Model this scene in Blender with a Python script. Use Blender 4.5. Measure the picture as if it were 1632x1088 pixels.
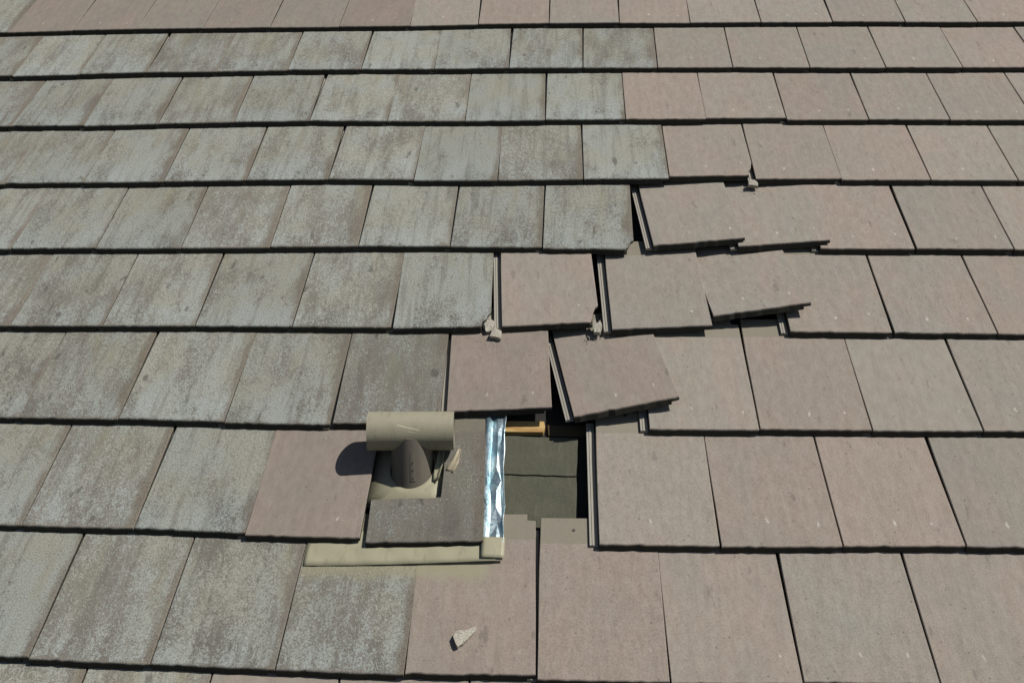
import bpy, bmesh, math, random
from mathutils import Matrix, Vector, Euler

for o in list(bpy.data.objects):
    bpy.data.objects.remove(o)
scene = bpy.context.scene
COL = scene.collection
rnd = random.Random(11)
R = math.radians

# ------------------------------------------------------------------ frame of the roof
# everything is measured on the roof slope: x along the courses, y up the slope, z out of it
PITCH = R(35.0)
ROOF = Matrix.Translation((0, 0, 4.2)) @ Matrix.Rotation(PITCH, 4, 'X')

# ------------------------------------------------------------------ camera
CAM_POS = Vector((0.58593, -2.03725, 1.98837))
CAM_ROT = Euler((0.691676, 0.036697, 0.042617), 'XYZ')
cam_data = bpy.data.cameras.new("camera")
cam = bpy.data.objects.new("camera", cam_data)
COL.objects.link(cam)
cam_data.sensor_fit = 'HORIZONTAL'
cam_data.sensor_width = 36.0
cam_data.lens = 36.0 * 1375.46 / 1632.0
cam_data.clip_start = 0.05
cam_data.clip_end = 2000.0
cam.matrix_world = ROOF @ Matrix.Translation(CAM_POS) @ CAM_ROT.to_matrix().to_4x4()
scene.camera = cam

# ------------------------------------------------------------------ sky, sun, exposure
SUN_K = Vector((0.77, 0.52, 1.0)).normalized()          # towards the sun, in roof axes
SUN_W = (ROOF.to_3x3() @ SUN_K).normalized()
world = bpy.data.worlds.new("World")
scene.world = world
world.use_nodes = True
wn = world.node_tree
wn.nodes.clear()
sky = wn.nodes.new('ShaderNodeTexSky')
sky.sky_type = 'NISHITA'
sky.sun_disc = False
sky.sun_elevation = math.asin(SUN_W.z)
sky.sun_rotation = math.atan2(SUN_W.x, SUN_W.y)
bg = wn.nodes.new('ShaderNodeBackground')
bg.inputs[1].default_value = 0.05
wo = wn.nodes.new('ShaderNodeOutputWorld')
wn.links.new(sky.outputs[0], bg.inputs[0])
wn.links.new(bg.outputs[0], wo.inputs[0])

sun_data = bpy.data.lights.new("sun", 'SUN')
sun_data.energy = 5.0
sun_data.angle = R(0.5)
sun_data.color = (1.0, 0.96, 0.89)
sun = bpy.data.objects.new("sun", sun_data)
COL.objects.link(sun)
sun.rotation_euler = SUN_W.to_track_quat('Z', 'Y').to_euler()
sun.location = (3, -3, 9)

scene.render.engine = 'CYCLES'
scene.view_settings.view_transform = 'Standard'
scene.view_settings.look = 'None'
scene.view_settings.gamma = 1.0
scene.view_settings.use_curve_mapping = False
scene.view_settings.exposure = -0.22

# ------------------------------------------------------------------ node helpers
class NT:
    def __init__(self, name):
        self.m = bpy.data.materials.new(name)
        self.m.use_nodes = True
        self.t = self.m.node_tree
        self.t.nodes.clear()
        self.out = self.t.nodes.new('ShaderNodeOutputMaterial')
        self.b = self.t.nodes.new('ShaderNodeBsdfPrincipled')
        self.t.links.new(self.b.outputs[0], self.out.inputs[0])
    def put(self, sock, v):
        if isinstance(v, bpy.types.NodeSocket):
            self.t.links.new(v, sock)
        elif v is not None:
            if hasattr(sock.default_value, '__len__') and not hasattr(v, '__len__'):
                sock.default_value = [v] * len(sock.default_value)
            elif hasattr(sock.default_value, '__len__') and len(sock.default_value) == 4 and len(v) == 3:
                sock.default_value = (*v, 1)
            else:
                sock.default_value = v
    def math(self, op, a, b=None, c=None, clamp=False):
        n = self.t.nodes.new('ShaderNodeMath'); n.operation = op; n.use_clamp = clamp
        self.put(n.inputs[0], a)
        if b is not None: self.put(n.inputs[1], b)
        if c is not None: self.put(n.inputs[2], c)
        return n.outputs[0]
    def add(self, a, b): return self.math('ADD', a, b)
    def sub(self, a, b): return self.math('SUBTRACT', a, b)
    def mul(self, a, b): return self.math('MULTIPLY', a, b)
    def vec(self, op, a, b=None):
        n = self.t.nodes.new('ShaderNodeVectorMath'); n.operation = op
        self.put(n.inputs[0], a)
        if b is not None: self.put(n.inputs[1], b)
        return n.outputs[1] if op in ('LENGTH', 'DISTANCE') else n.outputs[0]
    def comb(self, x, y, z):
        n = self.t.nodes.new('ShaderNodeCombineXYZ')
        for s, v in zip(n.inputs, (x, y, z)): self.put(s, v)
        return n.outputs[0]
    def sep(self, v):
        n = self.t.nodes.new('ShaderNodeSeparateXYZ'); self.put(n.inputs[0], v)
        return n.outputs
    def coord(self, which='Object'):
        return self.t.nodes.new('ShaderNodeTexCoord').outputs[which]
    def attr(self, name):
        n = self.t.nodes.new('ShaderNodeAttribute'); n.attribute_type = 'OBJECT'; n.attribute_name = name
        return n.outputs['Fac']
    def rand(self):
        return self.t.nodes.new('ShaderNodeObjectInfo').outputs['Random']
    def noise(self, v, scale, detail=3, rough=0.55, dist=0.0, color=False):
        n = self.t.nodes.new('ShaderNodeTexNoise')
        self.put(n.inputs['Vector'], v)
        n.inputs['Scale'].default_value = scale
        n.inputs['Detail'].default_value = detail
        n.inputs['Roughness'].default_value = rough
        n.inputs['Distortion'].default_value = dist
        return n.outputs['Color' if color else 'Fac']
    def voro(self, v, scale, feature='F1', out='Distance'):
        n = self.t.nodes.new('ShaderNodeTexVoronoi'); n.feature = feature
        self.put(n.inputs['Vector'], v); n.inputs['Scale'].default_value = scale
        return n.outputs[out]
    def ramp(self, v, lo, hi, a=0.0, b=1.0, smooth=True):
        n = self.t.nodes.new('ShaderNodeMapRange')
        n.interpolation_type = 'SMOOTHSTEP' if smooth else 'LINEAR'
        for s, x in zip(n.inputs[:5], (v, lo, hi, a, b)): self.put(s, x)
        return n.outputs[0]
    def mix(self, f, a, b, mode='MIX'):
        n = self.t.nodes.new('ShaderNodeMix'); n.data_type = 'RGBA'; n.blend_type = mode
        self.put(n.inputs[0], f); self.put(n.inputs[6], a); self.put(n.inputs[7], b)
        return n.outputs[2]
    def bump(self, h, strength=0.5, dist=0.002):
        n = self.t.nodes.new('ShaderNodeBump')
        n.inputs['Strength'].default_value = strength
        n.inputs['Distance'].default_value = dist
        self.put(n.inputs['Height'], h)
        self.t.links.new(n.outputs[0], self.b.inputs['Normal'])
    def done(self, col, rough=0.9, metal=0.0, spec=0.3):
        self.put(self.b.inputs['Base Color'], col)
        self.put(self.b.inputs['Roughness'], rough)
        self.put(self.b.inputs['Metallic'], metal)
        self.put(self.b.inputs['Specular IOR Level'], spec)
        return self.m

def srgb(r, g, b):
    f = lambda c: (c / 255 / 12.92) if c / 255 <= 0.04045 else ((c / 255 + 0.055) / 1.055) ** 2.4
    return (f(r), f(g), f(b))

# ------------------------------------------------------------------ concrete tile materials
def tile_base(name):
    n = NT(name)
    P = n.coord('Object')
    x, y, z = n.sep(P)
    r = n.rand()
    off = n.comb(n.mul(r, 37.0), n.mul(r, 91.0), n.mul(r, 13.0))
    Q = n.vec('ADD', P, off)
    Qs = n.vec('MULTIPLY', Q, (1.0, 0.22, 1.0))          # grain drawn out down the slope
    fine = n.noise(Q, 250.0, 2, 0.65)
    return n, x, y, z, r, Q, Qs, fine

def tile_finish(n, col, x, y, z, Q, fine, height):
    # head of the tile, never exposed before: smoother and yellower
    head = n.ramp(y, 0.343, 0.347)
    col = n.mix(n.mul(head, 0.75), col, (0.235, 0.215, 0.165))
    # side channel: clean pale concrete; front and lower edges: drip stains deepened by painted-in shade
    chan = n.ramp(x, -0.003, -0.001, 1.0, 0.0)
    col = n.mix(chan, col, n.mix(fine, (0.27, 0.25, 0.215), (0.43, 0.405, 0.35)))
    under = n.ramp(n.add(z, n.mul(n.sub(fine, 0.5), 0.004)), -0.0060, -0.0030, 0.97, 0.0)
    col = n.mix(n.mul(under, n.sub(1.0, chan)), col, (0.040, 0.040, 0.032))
    # paint blown past the flashing when it was sprayed
    wob = n.mul(n.sub(n.noise(Q, 22.0, 3), 0.5), 0.05)
    ov = n.mul(n.attr('overspray'), n.ramp(n.add(y, wob), 0.215, 0.262))
    lo = n.attr('over_lo'); hi = n.attr('over_hi')
    ovx = n.mul(n.ramp(n.add(x, wob), lo, n.add(lo, 0.03)), n.ramp(n.sub(x, wob), n.sub(hi, 0.05), hi, 1.0, 0.0))
    col = n.mix(n.mul(n.mul(ov, ovx), 0.82), col, (0.315, 0.295, 0.200))
    tone = n.attr('tone')
    col = n.mix(1.0, col, n.comb(tone, tone, tone), 'MULTIPLY')
    n.bump(height, 0.55, 0.0016)
    return n.done(col, 0.93, 0.0, 0.2)

def bare_tile():
    n, x, y, z, r, Q, Qs, fine = tile_base("concrete_tile_bare")
    hue = n.ramp(n.noise(Qs, 10.0, 3, 0.6), 0.34, 0.66)
    bare = n.mix(hue, (0.338, 0.281, 0.240), (0.312, 0.286, 0.243))
    big = n.noise(Q, 5.5, 3)
    bare = n.mix(n.ramp(big, 0.44, 0.68, 0.0, 0.75), bare, (0.304, 0.290, 0.256))
    tint = n.attr('tint')
    bare = n.mix(n.ramp(tint, 0.4, 1.0, 0.0, 0.45), bare, (0.308, 0.294, 0.258))
    bare = n.mix(n.ramp(tint, 0.0, 0.5, 0.65, 0.0), bare, (0.325, 0.256, 0.218))
    streak = n.noise(n.vec('MULTIPLY', Q, (1.0, 0.10, 1.0)), 60.0, 3, 0.6)
    bare = n.mix(n.ramp(streak, 0.36, 0.60, 0.11, 0.0), bare, (0.15, 0.118, 0.095))
    bare = n.mix(n.ramp(fine, 0.32, 0.56, 0.36, 0.0), bare, (0.15, 0.128, 0.105))
    bare = n.mix(n.ramp(fine, 0.54, 0.76, 0.0, 0.26), bare, (0.44, 0.405, 0.355))
    mott = n.noise(n.vec('MULTIPLY', Q, (1.0, 0.45, 1.0)), 58.0, 4, 0.7)
    bare = n.mix(n.ramp(mott, 0.34, 0.54, 0.20, 0.0), bare, (0.17, 0.142, 0.118))
    bare = n.mix(n.ramp(mott, 0.52, 0.70, 0.0, 0.25), bare, (0.39, 0.36, 0.315))
    # rub marks and dark specks, in patches
    mark = n.noise(n.vec('MULTIPLY', Q, (1.0, 0.35, 1.0)), 34.0, 3, 0.6)
    bare = n.mix(n.mul(n.ramp(mark, 0.64, 0.74), 0.45), bare, (0.125, 0.110, 0.100))
    pit = n.voro(Q, 30.0)
    bare = n.mix(n.mul(n.ramp(pit, 0.05, 0.10, 1.0, 0.0), 0.5), bare, (0.075, 0.062, 0.055))
    # pale scuffs left by the stacking lugs
    sc = n.noise(Q, 110.0, 2)
    def scuff(cx, cy, seed, rad):
        jx = n.math('FRACT', n.mul(r, 17.31 + seed))
        jy = n.math('FRACT', n.mul(r, 43.77 + seed * 3))
        dx = n.mul(n.sub(n.sub(x, cx), n.mul(jx, 0.040)), 2.0)
        dy = n.sub(n.sub(y, cy), n.mul(jy, 0.026))
        d = n.vec('LENGTH', n.comb(n.add(dx, n.mul(dy, n.sub(jy, 0.3))), dy, 0.0))
        d = n.add(d, n.mul(n.sub(sc, 0.5), 0.016))
        on = n.ramp(n.math('FRACT', n.mul(r, 71.3 + seed * 7)), 0.05, 0.5)
        return n.mul(n.ramp(d, rad * 0.35, rad, 1.0, 0.0), on)
    s = n.math('MAXIMUM', scuff(0.105, 0.050, 1.0, 0.0098), scuff(0.225, 0.052, 2.7, 0.0084))
    bare = n.mix(n.mul(s, 0.62), bare, (0.56, 0.53, 0.47))
    # a little lichen dulls some of them
    wth = n.attr('weather')
    bare = n.mix(n.mul(n.ramp(n.add(fine, n.mul(big, 0.5)), 0.70, 0.88), n.mul(wth, 3.0)), bare, (0.20, 0.185, 0.155))
    h = n.add(n.mul(fine, 0.3), n.mul(big, 0.6))
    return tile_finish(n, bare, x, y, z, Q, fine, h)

def old_tile():
    n, x, y, z, r, Q, Qs, fine = tile_base("concrete_tile_weathered")
    dirt = n.noise(n.vec('MULTIPLY', Q, (1.0, 0.40, 1.0)), 13.0, 4, 0.62)
    hue = n.noise(Qs, 10.0, 3)
    body = n.mix(n.ramp(hue, 0.35, 0.68), (0.225, 0.200, 0.172), (0.222, 0.212, 0.176))
    body = n.mix(n.ramp(dirt, 0.48, 0.72, 0.0, 0.45), body, (0.130, 0.120, 0.104))
    crust_col = n.mix(n.ramp(n.noise(Q, 6.0, 2), 0.38, 0.62), (0.300, 0.316, 0.286), (0.303, 0.302, 0.255))
    crust_col = n.mix(n.ramp(n.add(y, n.mul(n.sub(hue, 0.5), 0.3)), 0.02, 0.16, 0.75, 0.0), crust_col, (0.322, 0.354, 0.340))
    worm = n.noise(n.vec('MULTIPLY', Q, (1.0, 0.8, 1.0)), 112.0, 4, 0.72, 1.6)
    edge = n.ramp(n.add(x, n.mul(n.sub(dirt, 0.5), 0.05)), 0.276, 0.300, 0.0, 0.16)
    thr = n.sub(0.470, n.mul(n.sub(dirt, 0.5), -0.60))
    thr = n.add(thr, n.add(edge, n.ramp(y, 0.0, 0.012, 0.10, 0.0)))
    thr = n.sub(thr, n.attr('crust'))
    crust = n.ramp(n.sub(worm, thr), -0.085, 0.065)
    col = n.mix(n.mul(crust, 0.95), body, crust_col)
    col = n.mix(n.ramp(fine, 0.30, 0.54, 0.60, 0.0), col, (0.115, 0.108, 0.092))
    col = n.mix(n.mul(n.ramp(fine, 0.54, 0.72, 0.0, 0.50), n.ramp(crust, 0.2, 0.8, 0.1, 1.0)), col, (0.46, 0.475, 0.44))
    low = n.mul(n.ramp(y, 0.02, 0.13, 1.0, 0.15), n.ramp(dirt, 0.46, 0.64))
    col = n.mix(n.mul(n.ramp(worm, 0.40, 0.56, 1.0, 0.1), n.mul(low, 0.65)), col, (0.115, 0.113, 0.104))
    run = n.noise(n.vec('MULTIPLY', Q, (1.0, 0.07, 1.0)), 48.0, 3, 0.6)
    col = n.mix(n.ramp(run, 0.50, 0.68, 0.0, 0.38), col, (0.135, 0.125, 0.105))
    ochre = n.mul(n.ramp(n.noise(Qs, 17.0, 3), 0.52, 0.70), n.ramp(y, 0.05, 0.28, 0.1, 0.42))
    col = n.mix(ochre, col, (0.260, 0.240, 0.165))
    rim = n.mul(n.ramp(n.add(n.add(x, n.mul(n.sub(dirt, 0.5), 0.10)), n.mul(n.sub(worm, 0.5), 0.10)), 0.268, 0.300), n.ramp(n.add(hue, n.mul(worm, 0.4)), 0.55, 0.80, 0.05, 0.75))
    col = n.mix(rim, col, n.mix(n.ramp(fine, 0.35, 0.6), (0.105, 0.092, 0.075), (0.205, 0.170, 0.130)))
    spot = n.noise(n.vec('MULTIPLY', Q, (1.0, 0.45, 1.0)), 27.0, 2, 0.5)
    col = n.mix(n.mul(n.ramp(spot, 0.68, 0.76), 0.65), col, (0.095, 0.092, 0.080))
    h = n.add(n.mul(fine, 0.3), n.mul(crust, 0.8))
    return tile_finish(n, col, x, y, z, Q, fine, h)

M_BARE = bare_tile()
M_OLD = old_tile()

def chip_material():
    n = NT("broken_concrete")
    P = n.coord('Object')
    f = n.noise(P, 260.0, 3, 0.65)
    g = n.noise(P, 45.0, 2)
    col = n.mix(n.ramp(f, 0.35, 0.7), (0.34, 0.32, 0.265), (0.50, 0.475, 0.40))
    col = n.mix(n.ramp(g, 0.5, 0.7, 0.0, 0.5), col, (0.36, 0.32, 0.26))
    n.bump(n.add(f, g), 0.8, 0.003)
    return n.done(col, 0.95, 0, 0.2)

def khaki_material(name, col, wear=0.3):
    n = NT(name)
    P = n.coord('Object')
    a = n.noise(P, 22.0, 3); b = n.noise(P, 240.0, 2)
    c = n.mix(n.ramp(a, 0.35, 0.7, 0.0, wear), col, tuple(v * 0.72 for v in col))
    c = n.mix(n.ramp(b, 0.60, 0.8, 0.0, 0.35), c, tuple(min(1, v * 1.35) for v in col))
    g = n.noise(n.vec('MULTIPLY', P, (1.0, 0.3, 1.0)), 60.0, 4, 0.65)
    c = n.mix(n.ramp(g, 0.54, 0.72, 0.0, 0.45), c, tuple(v * 0.55 for v in col))
    n.bump(n.add(n.mul(b, 0.2), a), 0.18, 0.003)
    return n.done(c, n.ramp(a, 0.3, 0.7, 0.42, 0.62), 0, 0.4)

def tee_material():
    n = NT("painted_vent")
    P = n.coord('Object')
    x, y, z = n.sep(P)
    a = n.noise(P, 30.0, 3); b = n.noise(P, 300.0, 2)
    c = n.mix(n.ramp(a, 0.4, 0.7, 0.0, 0.3), (0.312, 0.292, 0.212), (0.250, 0.238, 0.178))
    g = n.noise(n.vec('MULTIPLY', P, (1.0, 0.25, 0.25)), 95.0, 4, 0.65)
    c = n.mix(n.ramp(g, 0.52, 0.74, 0.0, 0.45), c, (0.165, 0.150, 0.110))
    c = n.mix(n.ramp(b, 0.62, 0.72, 0.0, 0.35), c, (0.40, 0.38, 0.29))
    # thin scratches through the paint
    t = n.math('DIVIDE', n.add(x, 0.034), 0.062)
    line = n.sub(z, n.add(0.0305, n.mul(t, -0.0135)))
    w = n.add(0.0006, n.mul(n.noise(P, 60.0, 2), 0.0010))
    hit = n.ramp(n.math('ABSOLUTE', line), n.mul(w, 0.5), w, 1.0, 0.0)
    hit = n.mul(hit, n.mul(n.ramp(t, -0.02, 0.04), n.ramp(t, 0.88, 1.0, 1.0, 0.0)))
    hit = n.mul(hit, n.ramp(y, -0.01, -0.015))
    line2 = n.sub(z, n.add(0.019, n.mul(t, -0.010)))
    hit2 = n.mul(n.ramp(n.math('ABSOLUTE', line2), 0.0004, 0.0009, 0.7, 0.0), n.mul(n.ramp(t, 0.45, 0.5), n.ramp(t, 0.78, 0.85, 1.0, 0.0)))
    hit2 = n.mul(hit2, n.ramp(y, -0.01, -0.015))
    c = n.mix(n.mul(n.math('MAXIMUM', hit, hit2), 0.8), c, (0.70, 0.66, 0.46))
    n.bump(n.add(n.mul(b, 0.15), a), 0.15, 0.002)
    return n.done(c, 0.55, 0, 0.35)

def pipe_material():
    n = NT("grey_pipe_metal")
    P = n.coord('Object')
    a = n.noise(n.vec('MULTIPLY', P, (1, 1, 0.3)), 60.0, 3)
    c = n.mix(a, (0.135, 0.120, 0.097), (0.185, 0.165, 0.132))
    n.bump(a, 0.2, 0.002)
    return n.done(c, 0.6, 0.0, 0.4)

def foil_material():
    n = NT("bare_metal_sheet")
    P = n.coord('Object')
    a = n.noise(P, 30.0, 2, 0.5, 0.4); b = n.noise(P, 140.0, 2)
    c = n.mix(n.ramp(a, 0.35, 0.65), (0.34, 0.50, 0.56), (0.62, 0.73, 0.77))  # blue tint paints the sky's reflection into the metal colour
    n.bump(n.add(a, n.mul(b, 0.06)), 0.16, 0.006)
    return n.done(c, n.ramp(b, 0.3, 0.7, 0.34, 0.50), 0.85, 0.5)

def felt_material():
    n = NT("felt_underlayment")
    P = n.coord('Object')
    a = n.noise(P, 700.0, 2, 0.7); b = n.noise(P, 18.0, 3); d = n.noise(n.vec('MULTIPLY', P, (1.0, 0.2, 1)), 46.0, 3)
    c = n.mix(n.ramp(a, 0.3, 0.7), (0.072, 0.073, 0.054), (0.120, 0.120, 0.090))
    c = n.mix(n.ramp(b, 0.45, 0.7, 0.0, 0.5), c, (0.125, 0.122, 0.092))
    c = n.mix(n.mul(n.ramp(d, 0.62, 0.74), 0.2), c, (0.20, 0.19, 0.14))
    n.bump(n.add(n.mul(a, 0.2), n.add(b, n.mul(d, 0.4))), 0.8, 0.006)
    return n.done(c, 0.95, 0, 0.15)

def wood_material():
    n = NT("softwood_batten")
    P = n.coord('Object')
    g = n.noise(n.vec('MULTIPLY', P, (0.12, 1.0, 1.0)), 210.0, 4, 0.6, 0.5)
    k = n.noise(n.vec('MULTIPLY', P, (0.3, 1.0, 1.0)), 26.0, 2)
    c = n.mix(g, (0.44, 0.285, 0.100), (0.64, 0.46, 0.20))
    c = n.mix(n.ramp(k, 0.55, 0.72, 0.0, 0.6), c, (0.30, 0.15, 0.05))
    n.bump(g, 0.3, 0.001)
    return n.done(c, 0.75, 0, 0.25)

def plain(name, col, rough=0.8, metal=0.0):
    n = NT(name)
    a = n.noise(n.coord('Object'), 90.0, 3)
    c = n.mix(a, tuple(v * 0.8 for v in col), tuple(min(1, v * 1.2) for v in col))
    return n.done(c, rough, metal, 0.3)

M_CHIP = chip_material()
M_KHAKI = khaki_material("khaki_painted_flashing", (0.350, 0.332, 0.228), 0.40)
M_SEAL = khaki_material("khaki_sealant", (0.335, 0.290, 0.200), 0.5)
M_TEE = tee_material()
M_PIPE = pipe_material()
M_FOIL = foil_material()
M_FELT = felt_material()
M_WOOD = wood_material()
M_WOOD2 = plain("shade_toned_batten_wood", (0.085, 0.062, 0.036), 0.9)  # deep shadow on the right-hand batten, put into its wood colour
M_DECK = plain("dark_roof_deck", (0.030, 0.030, 0.027), 0.95)
M_STEEL = plain("nail_steel", (0.10, 0.095, 0.09), 0.5, 0.7)

# ------------------------------------------------------------------ object helpers
def mesh_from_bm(bm, name, mat, smooth=False):
    me = bpy.data.meshes.new(name)
    bmesh.ops.recalc_face_normals(bm, faces=bm.faces[:])
    bm.to_mesh(me); bm.free()
    me.materials.append(mat)
    if smooth:
        for p in me.polygons: p.use_smooth = True
    return me

def link(name, me, parent=None, loc=(0, 0, 0), rot=(0, 0, 0), scale=(1, 1, 1)):
    o = bpy.data.objects.new(name, me)
    COL.objects.link(o)
    o.parent = parent
    o.location = loc
    o.rotation_euler = rot
    o.scale = scale
    return o

def on_roof(o, loc=(0, 0, 0), rot=(0, 0, 0)):
    """top-level object given by its place on the slope"""
    o.matrix_world = ROOF @ Matrix.Translation(loc) @ Euler(rot, 'XYZ').to_matrix().to_4x4()
    return o

def tag(o, label, cat=None, group=None, kind=None):
    if label: o["label"] = label
    if cat: o["category"] = cat
    if group: o["group"] = group
    if kind: o["kind"] = kind
    return o

def prism(bm, outline, z0, z1, bevel=0.0, top=True, bottom=True, nose=0.0):
    """closed plate from an outline; the upper rim may be rounded off"""
    n = len(outline)
    lean = lambda y, z: y + (nose * z if y < 0.02 else 0.0)     # front face leans out at its foot
    lo = [bm.verts.new((x, lean(y, z1), z1)) for x, y in outline]
    if bevel:
        hi = [bm.verts.new((x, lean(y, z0 - bevel), z0 - bevel)) for x, y in outline]
        cx = sum(p[0] for p in outline) / n; cy = sum(p[1] for p in outline) / n
        ins = []
        for i, (x, y) in enumerate(outline):
            a = Vector(outline[i - 1]); b = Vector((x, y)); c = Vector(outline[(i + 1) % n])
            d1 = (b - a).normalized(); d2 = (c - b).normalized()
            nn = Vector((-(d1 + d2).y, (d1 + d2).x))
            nn = nn.normalized() if nn.length > 1e-6 else Vector((0, 0))
            ins.append(b + nn * bevel)
        tp = [bm.verts.new((p.x, p.y, z0)) for p in ins]
        for i in range(n):
            j = (i + 1) % n
            bm.faces.new((hi[i], hi[j], tp[j], tp[i]))
    else:
        hi = tp = [bm.verts.new((x, lean(y, z0), z0)) for x, y in outline]
    for i in range(n):
        j = (i + 1) % n
        bm.faces.new((lo[i], lo[j], hi[j], hi[i]))
    if top: bm.faces.new(tp)
    if bottom: bm.faces.new(lo[::-1])

# ------------------------------------------------------------------ measured courses (m on the slope)
ROWS = {1: [[(-2.4628, 1.3513), (-2.1629, 1.3543), (-1.8629, 1.3571), (-1.58, 1.367), (-1.2911, 1.3716), (-0.9921, 1.3734), (-0.6928, 1.3751),
      (-0.3871, 1.374), (-0.076, 1.3728), (0.2207, 1.3794), (0.5264, 1.3807), (0.8267, 1.3796), (1.1263, 1.3734), (1.4234, 1.3723), (1.7198, 1.3686),
      (2.0171, 1.36), (2.309, 1.3539), (2.6089, 1.3508), (2.9088, 1.3478), (3.2088, 1.3458), (3.5088, 1.3444)]],
 2: [[(-2.3035, 1.0089), (-2.0036, 1.0129), (-1.7037, 1.0164), (-1.4216, 1.0263), (-1.1383, 1.0361), (-0.8407, 1.0365), (-0.5442, 1.0415),
      (-0.239, 1.044), (0.0639, 1.0419), (0.3686, 1.0466), (0.6683, 1.0445), (0.9673, 1.0402), (1.2655, 1.036), (1.5677, 1.0316), (1.8616, 1.0274),
      (2.1572, 1.0232), (2.4571, 1.021), (2.7571, 1.0192), (3.0571, 1.0179), (3.3571, 1.017), (3.6571, 1.0163)]],
 3: [[(-2.4654, 0.6661), (-2.1654, 0.6674), (-1.8654, 0.6699), (-1.5655, 0.6732), (-1.2732, 0.6751), (-0.9784, 0.6849), (-0.6824, 0.6927),
      (-0.3856, 0.6984), (-0.0825, 0.694), (0.2167, 0.6956), (0.5225, 0.6991), (0.8255, 0.6987), (1.1278, 0.7002)],
     [(1.4234, 0.692), (1.7232, 0.6896), (2.017, 0.6861), (2.317, 0.6844), (2.617, 0.6831), (2.917, 0.682), (3.217, 0.6813), (3.517, 0.6808)]],
 4: [[(-2.3419, 0.32), (-2.042, 0.3222), (-1.742, 0.325), (-1.4421, 0.3283), (-1.1476, 0.335), (-0.853, 0.3416), (-0.5492, 0.3481), (-0.2495, 0.3511),
      (0.0595, 0.3472), (0.36, 0.3468), (0.6638, 0.3515), (0.9648, 0.3544)],
     [(1.5557, 0.3485), (1.8592, 0.348), (2.1504, 0.3459), (2.4504, 0.3449), (2.7504, 0.3443), (3.0504, 0.3436), (3.3504, 0.3433), (3.6504, 0.343)]],
 5: [[(-2.4755, -0.0131), (-2.1755, -0.0122), (-1.8755, -0.0107), (-1.5756, -0.0088), (-1.2756, -0.0066), (-0.9817, -0.0021), (-0.6884, 0.0023),
      (-0.385, 0.0068), (-0.0866, 0.0112), (0.2198, 0.0117), (0.5247, 0.0096)],
     [(1.7258, 0.0082), (2.03, 0.0069), (2.33, 0.0062), (2.63, 0.0059), (2.93, 0.0055), (3.23, 0.0053), (3.53, 0.0051)]],
 6: [[(-2.3333, -0.3538), (-2.0333, -0.3532), (-1.7333, -0.3522), (-1.4333, -0.3509), (-1.1333, -0.3497), (-0.8358, -0.3464), (-0.5433, -0.3431),
      (-0.2378, -0.3423), (0.07, -0.3426)],
     [(1.5736, -0.3477), (1.8711, -0.3467), (2.1711, -0.3462), (2.4711, -0.3459), (2.7711, -0.3456), (3.0711, -0.3454), (3.3711, -0.3453),
      (3.6711, -0.3452)]],
 7: [[(-2.4595, -0.6869), (-2.1595, -0.6873), (-1.8595, -0.6879), (-1.5595, -0.6885), (-1.2595, -0.6899), (-0.9595, -0.6912), (-0.6672, -0.6926),
      (-0.358, -0.6979), (-0.0546, -0.6989)],
     [(1.1325, -0.6965), (1.4342, -0.6951), (1.7278, -0.6908), (2.0278, -0.6886), (2.3277, -0.6872), (2.6277, -0.6859), (2.9277, -0.6851),
      (3.2277, -0.6845), (3.5277, -0.6841)]],
 8: [[(-2.3108, -1.0246), (-2.0108, -1.0251), (-1.7108, -1.0257), (-1.4108, -1.0265), (-1.1108, -1.0281), (-0.8108, -1.0291), (-0.5097, -1.031),
      (-0.2137, -1.0382)],
     [(0.9894, -1.0436), (1.2884, -1.0363), (1.5856, -1.0291), (1.8855, -1.0254), (2.1854, -1.0223), (2.4854, -1.02), (2.7854, -1.0185),
      (3.0853, -1.0173), (3.3853, -1.0165), (3.6853, -1.0159)]],
 9: [[(-2.4516, -1.363), (-2.1516, -1.3635), (-1.8516, -1.3641), (-1.5516, -1.3649), (-1.2516, -1.3663), (-0.9516, -1.368), (-0.6516, -1.3698),
      (-0.3576, -1.3741), (-0.0617, -1.3782), (0.2385, -1.3805)],
     [(0.8413, -1.3788), (1.1358, -1.3712), (1.4357, -1.3673), (1.7357, -1.3653), (2.0356, -1.3631), (2.3356, -1.3617), (2.6356, -1.3608),
      (2.9356, -1.36), (3.2356, -1.3595), (3.5356, -1.3592)]]}
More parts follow.
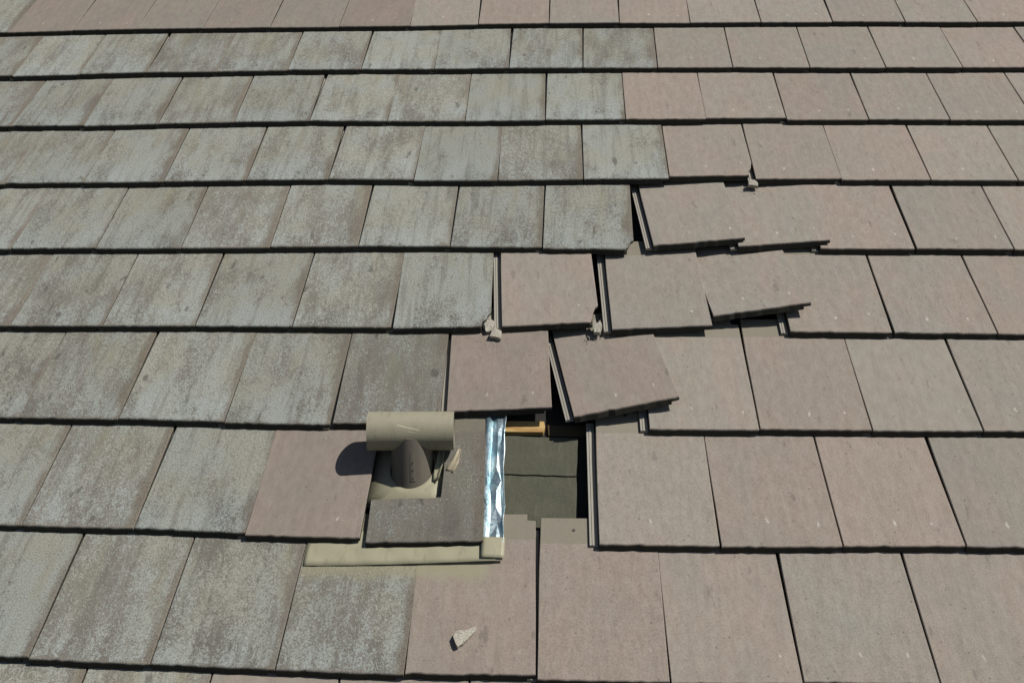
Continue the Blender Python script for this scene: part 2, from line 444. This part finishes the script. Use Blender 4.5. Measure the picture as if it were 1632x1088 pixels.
DISPLACED = [(3, 'c', 1.1256, 0.7034, 0.0, -0.0022, -0.0622, 0.0001, 0.2974),
 (4, 'a', 0.9658, 0.3666, -0.0, 0.0082, -0.0781, -0.0104, 0.2962),
 (4, 'b', 1.2637, 0.3529, 0.0, 0.0031, -0.0623, 0.0004, 0.2962),
 (5, 'i2', 0.5273, 0.0029, -0.0, -0.0081, -0.0622, -0.0, 0.298),
 (5, 'A', 0.8878, 0.0123, 0.0051, 0.0909, -0.1183, -0.0399, 0.2981),
 (5, 'B', 1.1621, 0.014, 0.0021, 0.0551, -0.1183, -0.0503, 0.2931),
 (5, 'C', 1.4236, 0.0074, -0.0, -0.0014, -0.0622, -0.0001, 0.2972),
 (6, 'i0', 0.0764, -0.3456, 0.0001, 0.0342, -0.0622, 0.0004, 0.2998),
 (6, 'S', 0.4094, -0.3345, 0.0, 0.0676, -0.0622, -0.0065, 0.2988),
 (6, 'T', 0.7422, -0.346, 0.0039, 0.0396, -0.1068, -0.0308, 0.2992),
 (6, 'U', 1.046, -0.3011, 0.018, 0.1242, -0.1946, -0.0817, 0.2936),
 (6, 'V', 1.2708, -0.3447, -0.0, -0.0056, -0.0622, 0.0001, 0.2968),
 (7, 'i0', -0.0477, -0.697, 0.0, 0.0167, -0.0623, -0.0001, 0.3002),
 (7, 'P', 0.2693, -0.6519, -0.0, 0.0542, -0.0867, -0.0203, 0.2973),
 (7, 'Q', 0.6262, -0.6739, 0.0161, 0.1963, -0.1834, -0.0736, 0.2976),
 (7, 'R', 0.8341, -0.7009, -0.0, 0.0098, -0.0621, -0.0001, 0.2978),
 (8, 'k1', -0.2139, -1.0433, 0.0, -0.0043, -0.0621, 0.0003, 0.2977),
 (8, 'vent', 0.0995, -1.0573, 0.0, 0.0401, -0.0622, 0.0002, 0.2992),
 (8, 'Y', 0.6891, -1.0474, -0.0, 0.0094, -0.0622, -0.0002, 0.2981),
 (9, 'h1', 0.2404, -1.3795, -0.0, 0.0246, -0.0622, -0.0001, 0.2984),
 (9, 'h2', 0.5422, -1.3825, -0.0, 0.0106, -0.0622, -0.0002, 0.2978)]

# ------------------------------------------------------------------ roof and its tiles
TW, THICK, EXPO, LEN = 0.298, 0.0215, 0.345, 0.42
OVER, LIPW = 0.022, 0.024
TILT = -math.atan(THICK / EXPO)

def tile_mesh(name, seed, broken=None, notch=None, lip=True):
    """interlocking flat tile; origin at the front left corner of its upper face"""
    rr = random.Random(seed)
    w = TW
    front = []
    N = 19
    for i in range(N):
        x = w * i / (N - 1)
        front.append((x, (rr.uniform(-0.0008, 0.0014) + (rr.uniform(0.001, 0.003) if rr.random() < 0.10 else 0)) if 0 < i < N - 1 else rr.uniform(0.0, 0.0016)))
    if broken:
        depth, reach = broken
        front = [p for p in front if p[0] < w - depth - 0.004]
        pts = [(w - depth, 0.001)]
        for k in range(1, 4):
            t = k / 4
            pts.append((w - depth * (1 - t) + rr.uniform(-.004, .003), reach * t ** 0.8 + rr.uniform(-.004, .004)))
        pts.append((w, reach))
        front += pts
    right = [(w + rr.uniform(-.0006, .0004), y) for y in (0.13, 0.26)]
    out = front + right + [(w, 0.400), (w - OVER, 0.402), (w - OVER, LEN), (0.003, LEN)]
    left = [(rr.uniform(-.0004, .0006), y) for y in (0.27, 0.13)]
    if notch:
        x1, y0, y1 = notch
        left = [(0.0, y1), (x1 - 0.004, y1), (x1, y1 - 0.01), (x1 + 0.002, (y0 + y1) / 2), (x1 - 0.001, y0 + 0.004),
                (x1 - 0.03, y0 + 0.001), (x1 * 0.5, y0 + 0.002), (x1 * 0.25, y0 - 0.001), (0.0, y0)]
    out = out + left
    bm = bmesh.new()
    prism(bm, out, 0.0, -0.0115, 0.0016, nose=0.32)
    lim = w - OVER
    if broken: 
        body = [(min(x, lim), y) for x, y in out if x <= lim + 1e-6]
        body = [p for p in body if p[1] < 0.1 or p[0] < lim - 1e-4 or p[1] > 0.41]
        # body ends at the lap, its corner taken off with the break
        fr = [p for p in front if p[0] < lim - 0.004]
        body = fr + [(lim, 0.004), (lim, LEN), (0.003, LEN)] + left
    else:
        fr = [p for p in front if p[0] < lim - 0.004]
        body = fr + [(lim, 0.001), (lim, LEN), (0.003, LEN)] + left
    prism(bm, body, -0.0114, -THICK + 0.001, 0.0, nose=0.32)
    if lip:
        # drained channel and its rib, which the neighbour's lap covers
        prism(bm, [(-LIPW, 0.003), (0.001, 0.003), (0.001, 0.392), (-LIPW, 0.392)], -0.0170, -THICK + 0.0012)
        for a, b, h in ((-LIPW, -LIPW + 0.0060, -0.0132), (-LIPW + 0.0068, -LIPW + 0.0125, -0.0126)):
            prism(bm, [(a, 0.004), (b, 0.004), (b, 0.390), (a, 0.390)], h, -0.0168, 0.0008)
    return mesh_from_bm(bm, name, M_BARE)

deck_bm = bmesh.new()
prism(deck_bm, [(-3.1, -2.6), (4.2, -2.6), (4.2, 3.0), (-3.1, 3.0)], -0.068, -0.093)
roof = link("roof", mesh_from_bm(deck_bm, "roof", M_DECK))
roof.matrix_world = ROOF
tag(roof, "sloping house roof covered in flat grey and rosy interlocking concrete tiles", "roof", kind="structure")

VAR = [tile_mesh("roof_tile", 100 + i) for i in range(7)]

def put_tile(me, loc, rot, width, weather, label=None, tone=None, crust=None, **extra):
    o = link("roof_tile", me, roof, loc, rot, (width / TW, 1, 1))
    o.material_slots[0].link = 'OBJECT'
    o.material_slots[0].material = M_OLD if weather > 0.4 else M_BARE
    o["weather"] = float(weather)
    o["tone"] = float(tone if tone is not None else rnd.uniform(0.94, 1.10) if weather > 0.4 else rnd.uniform(0.93, 1.06))
    o["crust"] = float(crust if crust is not None else rnd.uniform(-0.05, 0.10))
    o["tint"] = float(extra.get('tint', rnd.uniform(0.12, 0.75)))
    o["overspray"] = float(extra.get('over', 0.0))
    o["over_lo"] = float(extra.get('lo', 0.0))
    o["over_hi"] = float(extra.get('hi', 0.0))
    if label: o["label"] = label
    return o

# x on the slope where the weathered field ends in each course
OLD_END = {-2: 3.0, -1: 2.0, 0: -1.4, 1: -1.75, 2: 0.95, 3: 0.82, 4: 0.95, 5: 0.84, 6: 0.33, 7: 0.20, 8: -0.22, 9: 0.20, 10: -0.35, 11: -0.3}

def course(row, pts):
    for (xa, ya), (xb, yb) in zip(pts, pts[1:]):
        if xb < -2.55 or xa > 3.45: continue
        mid = (xa + xb) / 2
        old = mid < OLD_END[row]
        gap = 0.0030 if old else 0.0032
        yaw = math.atan2(yb - ya, xb - xa) + R(rnd.uniform(-0.07, 0.07))
        w = xb - xa - gap
        wt = rnd.uniform(0.88, 1.0) if old else rnd.uniform(0.0, 0.07)
        tone = None
        if row == 1 and not old and mid < 0.0: wt, tone = 0.10, 0.86
        if row == 10 and old: wt = 0.7
        put_tile(rnd.choice(VAR), (xa + gap / 2, ya + rnd.uniform(-.0026, .0026), rnd.uniform(-.0008, .0012)),
                 (TILT, R(rnd.uniform(-0.12, 0.12)), yaw), w, wt, tone=tone)

for row, segs in ROWS.items():
    for s in segs: course(row, s)
for row, ph in ((-2, 0.066), (-1, -0.078), (0, 0.066)):
    v = 1.720 - 0.345 * row
    course(row, [(-2.4 + ph + 0.3 * i, v - 0.018 * abs(i - 9) / 9) for i in range(20)])
for row, ph in ((10, -0.514), (11, -0.664)):
    v = -1.716 - 0.345 * (row - 10)
    course(row, [(-1.5 + ph + 0.3 * i, v) for i in range(15)])

SPEC = {   # weather, label, broken corner, tone
 (3, 'c'): (0.03, None, None),
 (4, 'a'): (0.03, "slipped rosy tile with its lower right corner cracked off", (0.020, 0.075)),
 (4, 'b'): (0.05, None, None),
 (5, 'i2'): (0.95, "weathered tile with its lower right corner broken off beside a dark gap", (0.029, 0.045)),
 (5, 'A'): (0.03, "loose rosy tile turned off line, its left channel showing", None),
 (5, 'B'): (0.03, "loose rosy tile lifted over its right-hand neighbour, upper of the two lifted ones", None),
 (5, 'C'): (0.02, None, None),
 (6, 'i0'): (0.95, "weathered tile with its lower right corner broken away", (0.030, 0.062)),
 (6, 'S'): (0.02, "rosy tile between two dark gaps, lower right corner broken", (0.028, 0.07)),
 (6, 'T'): (0.02, "slipped rosy tile with its left channel rib showing", None),
 (6, 'U'): (0.02, "rosy tile tipped up on its right neighbour, farthest out of line of its course", None),
 (6, 'V'): (0.03, None, None),
 (7, 'i0'): (0.97, "brown-grey weathered tile behind the vent cap", None),
 (7, 'P'): (0.08, "rosy tile hanging above the hole, slightly turned", None),
 (7, 'Q'): (0.05, "loose rosy tile swung strongly askew above the hole", None),
 (7, 'R'): (0.04, None, None),
 (8, 'k1'): (0.12, "dark rosy tile left of the vent pipe carrying its shadow", None),
 (8, 'vent'): (0.55, "brownish tile cut out around the vent pipe", None),
 (8, 'Y'): (0.02, "rosy tile at the right of the hole, its head uncovered", None),
 (9, 'h1'): (0.04, "rosy tile below the hole with overspray and a loose chip on it", None),
 (9, 'h2'): (0.0, "rosy tile below the hole with its nailed head uncovered", None),
}
for row, key, x, y, z, yaw, pitch, roll, w in DISPLACED:
    wt, label, broken = SPEC[(row, key)]
    if key == 'vent':
        me = tile_mesh("roof_tile_cut", 900, notch=(0.184, 0.128, 0.300), lip=False)
    elif broken:
        me = tile_mesh("roof_tile_broken", 500 + row * 10 + ord(key[0]), broken=broken)
    else:
        me = rnd.choice(VAR)
    ex = {}
    if (row, key) == (9, 'h1'): ex = dict(over=1.0, lo=-0.05, hi=0.21)
    if key in ('k1', 'P', 'Q', 'h1', 'S'): ex['tint'] = {'k1': 0.12, 'P': 0.08, 'Q': 0.25, 'h1': 0.15, 'S': 0.3}[key]
    tone = {'k1': 0.90, 'vent': 0.80, 'i0': 0.86 if row == 7 else 1.0, 'P': 0.90, 'Q': 0.95, 'h1': 0.95}.get(key, rnd.uniform(0.96, 1.05))
    crust = {'vent': -0.13, 'i0': -0.08 if row == 7 else 0.05}.get(key, 0.04)
    put_tile(me, (x, y, z + 0.0006), (pitch, roll, yaw), w - 0.001, wt, label, tone=tone, crust=crust, **ex)
# overspray on the tile left of it
for o in roof.children:
    if abs(o.location.y + 1.378) < 0.012 and -0.10 < o.location.x < 0.0:
        o["overspray"] = 1.0; o["over_lo"] = -0.02; o["over_hi"] = 0.40

# ------------------------------------------------------------------ under the missing tile
def sheet(name, pts, z, th, mat, parent, edge_noise=0.0, seed=1):
    rr = random.Random(seed)
    bm = bmesh.new()
    out = []
    for i, p in enumerate(pts):
        q = pts[(i + 1) % len(pts)]
        k = max(2, int((Vector(q) - Vector(p)).length / 0.02))
        for j in range(k):
            t = j / k
            e = edge_noise if j else 0
            out.append((p[0] + (q[0] - p[0]) * t + rr.uniform(-e, e), p[1] + (q[1] - p[1]) * t + rr.uniform(-e, e)))
    prism(bm, out, z, z - th)
    return link(name, mesh_from_bm(bm, name, mat), parent)

lower = sheet("underlayment_sheet", [(0.30, -1.15), (0.640, -1.15), (0.634, -0.80), (0.30, -0.80)], -0.062, 0.004, M_FELT, roof, 0.0008, 3)
lower["label"] = "lower dark olive felt sheet in the hole"
upper = sheet("underlayment_sheet", [(0.30, -0.815), (0.634, -0.818), (0.639, -0.697), (0.30, -0.689)], -0.0575, 0.004, M_FELT, roof, 0.0012, 4)
upper["label"] = "upper dark olive felt sheet lapping over the lower one"

bm = bmesh.new()
prism(bm, [(-0.40, -0.684), (0.541, -0.683), (0.546, -0.664), (0.543, -0.646), (-0.40, -0.646)], -0.0500, -0.0678, 0.0012)
batten = link("batten", mesh_from_bm(bm, "batten", M_WOOD), roof)
batten["label"] = "fresh yellow softwood batten at the top left of the hole"
bm = bmesh.new()
prism(bm, [(0.556, -0.690), (1.30, -0.684), (1.30, -0.650), (0.553, -0.654)], -0.0565, -0.0678, 0.0012)
b2 = link("batten", mesh_from_bm(bm, "batten", M_WOOD2), roof)
b2["label"] = "batten at the top right of the hole, shadow painted into its wood"

# nail in the uncovered heads
def nail(loc):
    bm = bmesh.new()
    bmesh.ops.create_cone(bm, cap_ends=True, segments=10, radius1=0.0042, radius2=0.0036, depth=0.0022)
    return link("nail", mesh_from_bm(bm, "nail", M_STEEL), roof, loc)
nail((0.626, -0.9985, -0.0225)); nail((0.771, -0.640, -0.0235))

# ------------------------------------------------------------------ vent pipe with its tee
LEAN = R(38.0)                     # the pipe leans back a touch from plumb
UP = Vector((0, math.sin(LEAN), math.cos(LEAN)))
TEE_C = Vector((0.1885, -0.7545, 0.054))
PIPE_R, TEE_R, TEE_L = 0.0580, 0.0522, 0.2295
base_d = (TEE_C.z + 0.034) / UP.z
BASE = TEE_C - UP * base_d

vent = bpy.data.objects.new("vent_pipe", None)
COL.objects.link(vent)
on_roof(vent, BASE, (-LEAN, 0, 0))
vent["label"] = "khaki painted tee-topped vent pipe standing in the cut-out tile"
vent["category"] = "vent pipe"

def tube(r0, r1, L, seg, axis='Z', wall=0.0025, flare=0.0, rings=1):
    """open tube with wall thickness from 0 to L along an axis"""
    bm = bmesh.new()
    loops = []
    prof = [(r0 + (r1 - r0) * i / rings, L * i / rings) for i in range(rings + 1)]
    prof = prof + [(r - wall, h) for r, h in reversed(prof)]
    for r, h in prof:
        ring = []
        for k in range(seg):
            a = 2 * math.pi * k / seg
            c, s = math.cos(a) * r, math.sin(a) * r
            ring.append(bm.verts.new((h, c, s) if axis == 'X' else (c, s, h)))
        loops.append(ring)
    for i in range(len(loops)):
        A, B = loops[i], loops[(i + 1) % len(loops)]
        for k in range(seg):
            bm.faces.new((A[k], A[(k + 1) % seg], B[(k + 1) % seg], B[k]))
    return bm

def shade(me, ang=40):
    for p in me.polygons: p.use_smooth = True
    try:
        me.set_sharp_from_angle(angle=R(ang))
    except Exception:
        pass
    return me

bm = tube(PIPE_R, PIPE_R - 0.004, base_d + 0.035, 56, 'Z', rings=3)
pipe = link("pipe", shade(mesh_from_bm(bm, "pipe", M_PIPE)), vent, (0, 0, -0.040))
# lapped seam with its rivets
bm = bmesh.new()
sa0, sa1 = R(-86), R(-72)
cols = []
for k in range(7):
    a = sa0 + (sa1 - sa0) * k / 6
    h = 0.0003 if 0 < k < 6 else -0.0001
    cols.append([bm.verts.new((math.cos(a) * (PIPE_R + h), math.sin(a) * (PIPE_R + h), 0.030)),
                 bm.verts.new((math.cos(a) * (PIPE_R - 0.0028 + h), math.sin(a) * (PIPE_R - 0.0028 + h), base_d * 0.72 + 0.03))])
for a, b in zip(cols, cols[1:]):
    bm.faces.new((a[0], b[0], b[1], a[1]))
link("seam", shade(mesh_from_bm(bm, "seam", M_PIPE)), pipe)
for k, t in enumerate((0.16, 0.36, 0.54)):
    bm = bmesh.new()
    bmesh.ops.create_icosphere(bm, subdivisions=2, radius=0.0017)
    a = R(-78)
    rr_ = PIPE_R - 0.0030 * t + 0.001
    link("rivet", shade(mesh_from_bm(bm, "rivet", M_STEEL)), pipe, (math.cos(a) * rr_, math.sin(a) * rr_, base_d * t + 0.022))

bm = tube(TEE_R, TEE_R, TEE_L, 72, 'X', 0.003, rings=2)
for v in bm.verts: v.co.x -= TEE_L / 2
tee = link("tee_cap", shade(mesh_from_bm(bm, "tee_cap", M_TEE)), vent, (0, 0, base_d))
tee.rotation_euler = (Matrix.Rotation(LEAN, 3, 'X') @ Matrix.Rotation(R(4.0), 3, 'Z') @ Matrix.Rotation(R(4.0), 3, 'Y') @ Matrix.Rotation(-LEAN, 3, 'X')).to_euler()
# pop rivet under the tee
bm = bmesh.new()
bmesh.ops.create_icosphere(bm, subdivisions=2, radius=0.0035)
link("rivet", shade(mesh_from_bm(bm, "rivet", M_FOIL)), tee, (0.006, -0.030, -0.0435))

# base sheet round the pipe, dished up to it, in the cut-out
bm = bmesh.new()
ring0, ring1, ring2 = [], [], []
SEG = 48
tl = -TILT
iv = Euler((LEAN, 0, 0)).to_matrix()         # slope -> upright axes of the vent
def slope_pt(x, y, z):
    p = Vector((x, y, z)) - BASE
    return Euler((LEAN, 0, 0)).to_matrix() @ p
def base_z(y): return -0.0245 - (y + 1.057) * math.tan(tl) + 0.006
outer = []
for k in range(SEG):
    a = 2 * math.pi * k / SEG
    px, py = math.cos(a), math.sin(a)
    q = 1 / max(abs(px), abs(py))
    X = BASE.x - 0.003 + px * q * (0.093 if px > 0 else 0.105)
    Y = BASE.y + py * q * 0.118
    outer.append((X, Y, base_z(Y) - 0.006))
mid = []
for k in range(SEG):
    a = 2 * math.pi * k / SEG
    X = BASE.x + math.cos(a) * 0.071; Y = BASE.y + math.sin(a) * 0.078
    mid.append((X, Y, base_z(Y) - 0.004))
inn = []
for k in range(SEG):
    a = 2 * math.pi * k / SEG
    X = BASE.x + math.cos(a) * 0.0595; Y = BASE.y + 0.004 + math.sin(a) * 0.068
    inn.append((X, Y, base_z(Y) + 0.006 + 0.004 * math.cos(a)))
rings = [[bm.verts.new(slope_pt(*p)) for p in L] for L in (outer, mid, inn)]
for A, B in zip(rings, rings[1:]):
    for k in range(SEG):
        bm.faces.new((A[k], A[(k + 1) % SEG], B[(k + 1) % SEG], B[k]))
me = shade(mesh_from_bm(bm, "base_flange", M_KHAKI))
bf = link("base_flange", me, vent)
md = bf.modifiers.new("t", 'SOLIDIFY'); md.thickness = 0.0015; md.offset = -1

# torn collar pieces standing at the right of the pipe
def curl(name, p0, p1, w0, w1, rise, mat, seed, n=9, m=4, bend=0.010):
    rr = random.Random(seed)
    bm = bmesh.new()
    A, B = Vector(p0), Vector(p1)
    d = (B - A).normalized(); side = Vector((d.y, -d.x, 0))
    grid = []
    for i in range(n):
        t = i / (n - 1)
        w = w0 + (w1 - w0) * t
        w *= 0.45 + 0.55 * math.sin(math.pi * min(1, 0.18 + t * 0.8))
        c = A + (B - A) * t
        rowv = []
        for j in range(m):
            u = j / (m - 1)
            off = side * (w * (u - 0.0)) + Vector((0, 0, rise * math.sin(math.pi * t * 0.9) + bend * (u - 0.5) ** 2 * 4 + rr.uniform(-.0012, .0012)))
            p = c + off + Vector((rr.uniform(-.001, .001), rr.uniform(-.001, .001), 0))
            rowv.append(bm.verts.new(slope_pt(*p)))
        grid.append(rowv)
    for i in range(n - 1):
        for j in range(m - 1):
            bm.faces.new((grid[i][j], grid[i][j + 1], grid[i + 1][j + 1], grid[i + 1][j]))
    o = link(name, shade(mesh_from_bm(bm, name, mat), 60), vent)
    md = o.modifiers.new("t", 'SOLIDIFY'); md.thickness = 0.002; md.offset = 0
    return o
c1 = curl("collar_flap", (0.250, -0.858, -0.030), (0.262, -0.765, -0.012), 0.016, 0.022, 0.006, M_KHAKI, 3)
c2 = curl("collar_flap", (0.284, -0.835, -0.0135), (0.312, -0.765, -0.016), 0.026, 0.014, 0.003, M_SEAL, 5, bend=0.004)
c2["label"] = "torn tan flap of sealant on the cut tile"

# ------------------------------------------------------------------ flashing
flash = bpy.data.objects.new("apron_flashing", None)
COL.objects.link(flash)
on_roof(flash, (0.2, -1.08, -0.02))
flash["label"] = "khaki painted metal apron strip lying below the vent tile"
flash["category"] = "flashing"
FO = Vector((0.2, -1.08, -0.02))
def z9(y): return -(y + 1.38) * (THICK / EXPO)
def grid_sheet(name, fn, nu, nv, mat, parent, origin, th=0.0012, smooth=35):
    bm = bmesh.new()
    g = [[bm.verts.new(Vector(fn(i / nu, j / nv)) - origin) for j in range(nv + 1)] for i in range(nu + 1)]
    for i in range(nu):
        for j in range(nv):
            bm.faces.new((g[i][j], g[i + 1][j], g[i + 1][j + 1], g[i][j + 1]))
    o = link(name, shade(mesh_from_bm(bm, name, mat), smooth), parent)
    md = o.modifiers.new("t", 'SOLIDIFY'); md.thickness = th; md.offset = -1
    return o
def apron(u, v):
    x = -0.052 + 0.500 * u
    yb = -1.1165 + 0.0235 * u ** 1.3
    yt = -1.015
    y = yb + (yt - yb) * v
    lift = 0.0025 + 0.010 * u ** 1.5 * (1 - v)
    z = z9(y) + lift + 0.0006 * math.sin(37 * u + 5 * v) + 0.0012 * math.exp(-((u - 0.055) / 0.012) ** 2) * (1 - v)
    if u > 0.97: z -= 0.003
    return (x, y, z)
grid_sheet("apron_sheet", apron, 50, 6, M_KHAKI, flash, FO)
def flap(u, v):
    x = 0.394 + 0.058 * u
    y = -1.088 + 0.058 * v + 0.004 * (1 - u) * 0
    return (x, y, z9(y) + 0.0165 - 0.002 * v + 0.001 * math.sin(5 * u))
grid_sheet("end_flap", flap, 6, 5, M_KHAKI, flash, FO)

SO = Vector((0.41, -0.85, -0.04))
FR = random.Random(8)
US = [0.0, 0.20, 0.36, 0.66, 0.90, 1.0]
VS = [0.0, 0.06, 0.17, 0.27, 0.38, 0.44, 0.55, 0.66, 0.80, 0.90, 1.0]
SZ = [[None] * len(VS) for _ in US]
for i, u in enumerate(US):
    for j, v in enumerate(VS):
        zz = (0.0, 0.001, -0.009, -0.002, -0.003, 0.004)[i]
        amp = (0.001, 0.0025, 0.003, 0.006, 0.004, 0.003)[i]
        SZ[i][j] = (FR.uniform(-0.003, 0.003) * (0.3 + u), FR.uniform(-0.006, 0.006) if 0 < j < len(VS) - 1 else 0.0,
                    zz * (0.5 if j < 2 else 1) + FR.uniform(-amp, amp))
def strip_vert(i, j):
    u, v = US[i], VS[j]
    dx, dy, dz = SZ[i][j]
    y = -1.054 + 0.43 * v
    x = 0.3925 - 0.014 * v + (0.053 + 0.003 * math.sin(9 * v)) * u
    z = -0.0105 - 0.0120 * v
    return Vector((x + dx, y + dy, z + dz))
bm = bmesh.new()
g = [[bm.verts.new(strip_vert(i, j) - SO) for j in range(len(VS))] for i in range(len(US))]
for i in range(len(US) - 1):
    for j in range(len(VS) - 1):
        bm.faces.new((g[i][j], g[i + 1][j], g[i + 1][j + 1], g[i][j + 1]))
bmesh.ops.triangulate(bm, faces=bm.faces[:])
bmesh.ops.subdivide_edges(bm, edges=bm.edges[:], cuts=2, use_grid_fill=True)
bmesh.ops.smooth_vert(bm, verts=[v for v in bm.verts if not v.is_boundary], factor=0.35, use_axis_x=True, use_axis_y=True, use_axis_z=True)
me_o = link("metal_flashing_strip", shade(mesh_from_bm(bm, "metal_flashing_strip", M_FOIL), 7))
md = me_o.modifiers.new("t", 'SOLIDIFY'); md.thickness = 0.0009; md.offset = -1
on_roof(me_o, SO)
tag(me_o, "crumpled shiny bare metal strip between the vent tile and the hole", "flashing")

# ------------------------------------------------------------------ crumbs of broken concrete
def crumbs():
    rr = random.Random(77)
    bm = bmesh.new()
    def z_at(x, y):
        # the tile surfaces: each course rises to its front edge
        f = (y + 1.38) / EXPO
        return -(f - math.floor(f + 0.02)) * THICK
    spots = [(0.385, -0.372, 26, 0.045), (0.700, -0.352, 18, 0.04), (1.255, 0.325, 16, 0.04), (-0.06, -0.722, 4, 0.02),
             (0.37, -1.30, 12, 0.06), (0.28, -0.915, 14, 0.05), (0.33, -0.86, 12, 0.05), (0.51, -0.022, 10, 0.035)]
    for cx, cy, k, sp in spots:
        for _ in range(k):
            x = cx + rr.gauss(0, sp * 0.6); y = cy - abs(rr.gauss(0, sp * 0.55))
            s = rr.uniform(0.0008, 0.0024)
            m = Matrix.Translation((x, y, z_at(x, y) + s * 0.2)) @ Euler((rr.uniform(-.4, .4), rr.uniform(-.4, .4), rr.uniform(0, 6))).to_matrix().to_4x4() @ Matrix.Diagonal((s * rr.uniform(.7, 1.5), s, s * rr.uniform(.3, .7), 1))
            bmesh.ops.create_icosphere(bm, subdivisions=1, radius=1.0, matrix=m)
    o = link("concrete_crumbs", mesh_from_bm(bm, "concrete_crumbs", M_CHIP))
    on_roof(o)
    tag(o, "pale crumbs of broken concrete scattered below the broken corners", "crumbs", kind="stuff")
crumbs()

# ------------------------------------------------------------------ loose chips of broken tile
def chip(label, outline, th, loc, rot, seed, jag=0.0015, taper=None):
    rr = random.Random(seed)
    pts = []
    n = len(outline)
    for i, p in enumerate(outline):
        q = outline[(i + 1) % n]
        for t in (0, 0.36, 0.7):
            e = jag if t else 0
            pts.append((p[0] + (q[0] - p[0]) * t + rr.uniform(-e, e), p[1] + (q[1] - p[1]) * t + rr.uniform(-e, e)))
    cx = sum(p[0] for p in pts) / len(pts); cy = sum(p[1] for p in pts) / len(pts)
    bm = bmesh.new()
    lo = [bm.verts.new((cx + (x - cx) * 1.04, cy + (y - cy) * 1.04, 0)) for x, y in pts]
    hi = [bm.verts.new((x + rr.uniform(-.001, .001), y + rr.uniform(-.001, .001),
                        (taper(x, y) if taper else th) + rr.uniform(-.0012, .0012))) for x, y in pts]
    top = bm.verts.new((cx, cy, (taper(cx, cy) if taper else th) + 0.0012))
    m = len(pts)
    for i in range(m):
        j = (i + 1) % m
        bm.faces.new((lo[i], lo[j], hi[j], hi[i]))
        bm.faces.new((hi[i], hi[j], top))
    bm.faces.new(lo[::-1])
    o = link("tile_fragment", mesh_from_bm(bm, "tile_fragment", M_CHIP))
    on_roof(o, loc, rot)
    tag(o, label, "tile fragment", "broken chips of roof tile")
    return o

chip("arrowhead shaped pale chip lying on a rosy tile near the bottom",
     [(-0.024, -0.004), (-0.012, -0.030), (0.004, -0.016), (0.026, 0.012), (0.030, 0.026), (0.006, 0.013), (-0.018, 0.008)],
     0.012, (0.368, -1.289, -0.0056), (TILT, 0, 0), 31, 0.001, lambda x, y: 0.012 - 0.15 * x)
chip("squarish pale chip tipped on a rosy tile below a broken corner",
     [(-0.018, -0.010), (0.014, -0.022), (0.018, 0.006), (0.000, 0.022), (-0.006, 0.016)],
     0.011, (0.391, -0.357, -0.0178), (TILT, 0.0, 0.1), 32, 0.0014, lambda x, y: 0.013 + 0.1 * y)
chip("curved pale sliver at the broken corner of a weathered tile",
     [(-0.012, -0.030), (0.004, -0.026), (0.012, 0.000), (0.010, 0.014), (-0.002, 0.022), (-0.003, 0.044), (-0.010, 0.040), (-0.014, 0.012), (-0.020, 0.004)],
     0.008, (0.374, -0.318, -0.0195), (TILT, 0.0, 0.0), 33, 0.0012)
chip("upright ragged chip beside the channel rib of a slipped tile",
     [(-0.010, -0.024), (0.008, -0.028), (0.016, 0.000), (0.012, 0.024), (0.002, 0.012), (-0.004, 0.030), (-0.010, 0.010)],
     0.013, (0.697, -0.326, -0.018), (TILT, 0.0, 0.05), 34, 0.0014, lambda x, y: 0.012 + 0.15 * x)
chip("small pale chip lodged under the cracked corner of the upper slipped tile",
     [(-0.016, -0.010), (0.016, -0.016), (0.018, 0.000), (0.006, 0.016), (-0.010, 0.012)],
     0.012, (1.252, 0.338, -0.0195), (TILT, 0, 0), 35, 0.0016, lambda x, y: 0.013 + 0.15 * y)
chip("pale crumb at the foot of the leftmost broken corner",
     [(-0.010, -0.010), (0.008, -0.012), (0.010, 0.010), (0.000, 0.016), (-0.006, 0.004)],
     0.008, (-0.068, -0.695, -0.0215), (TILT, 0, 0), 36, 0.001)
bpy.context.view_layer.update()
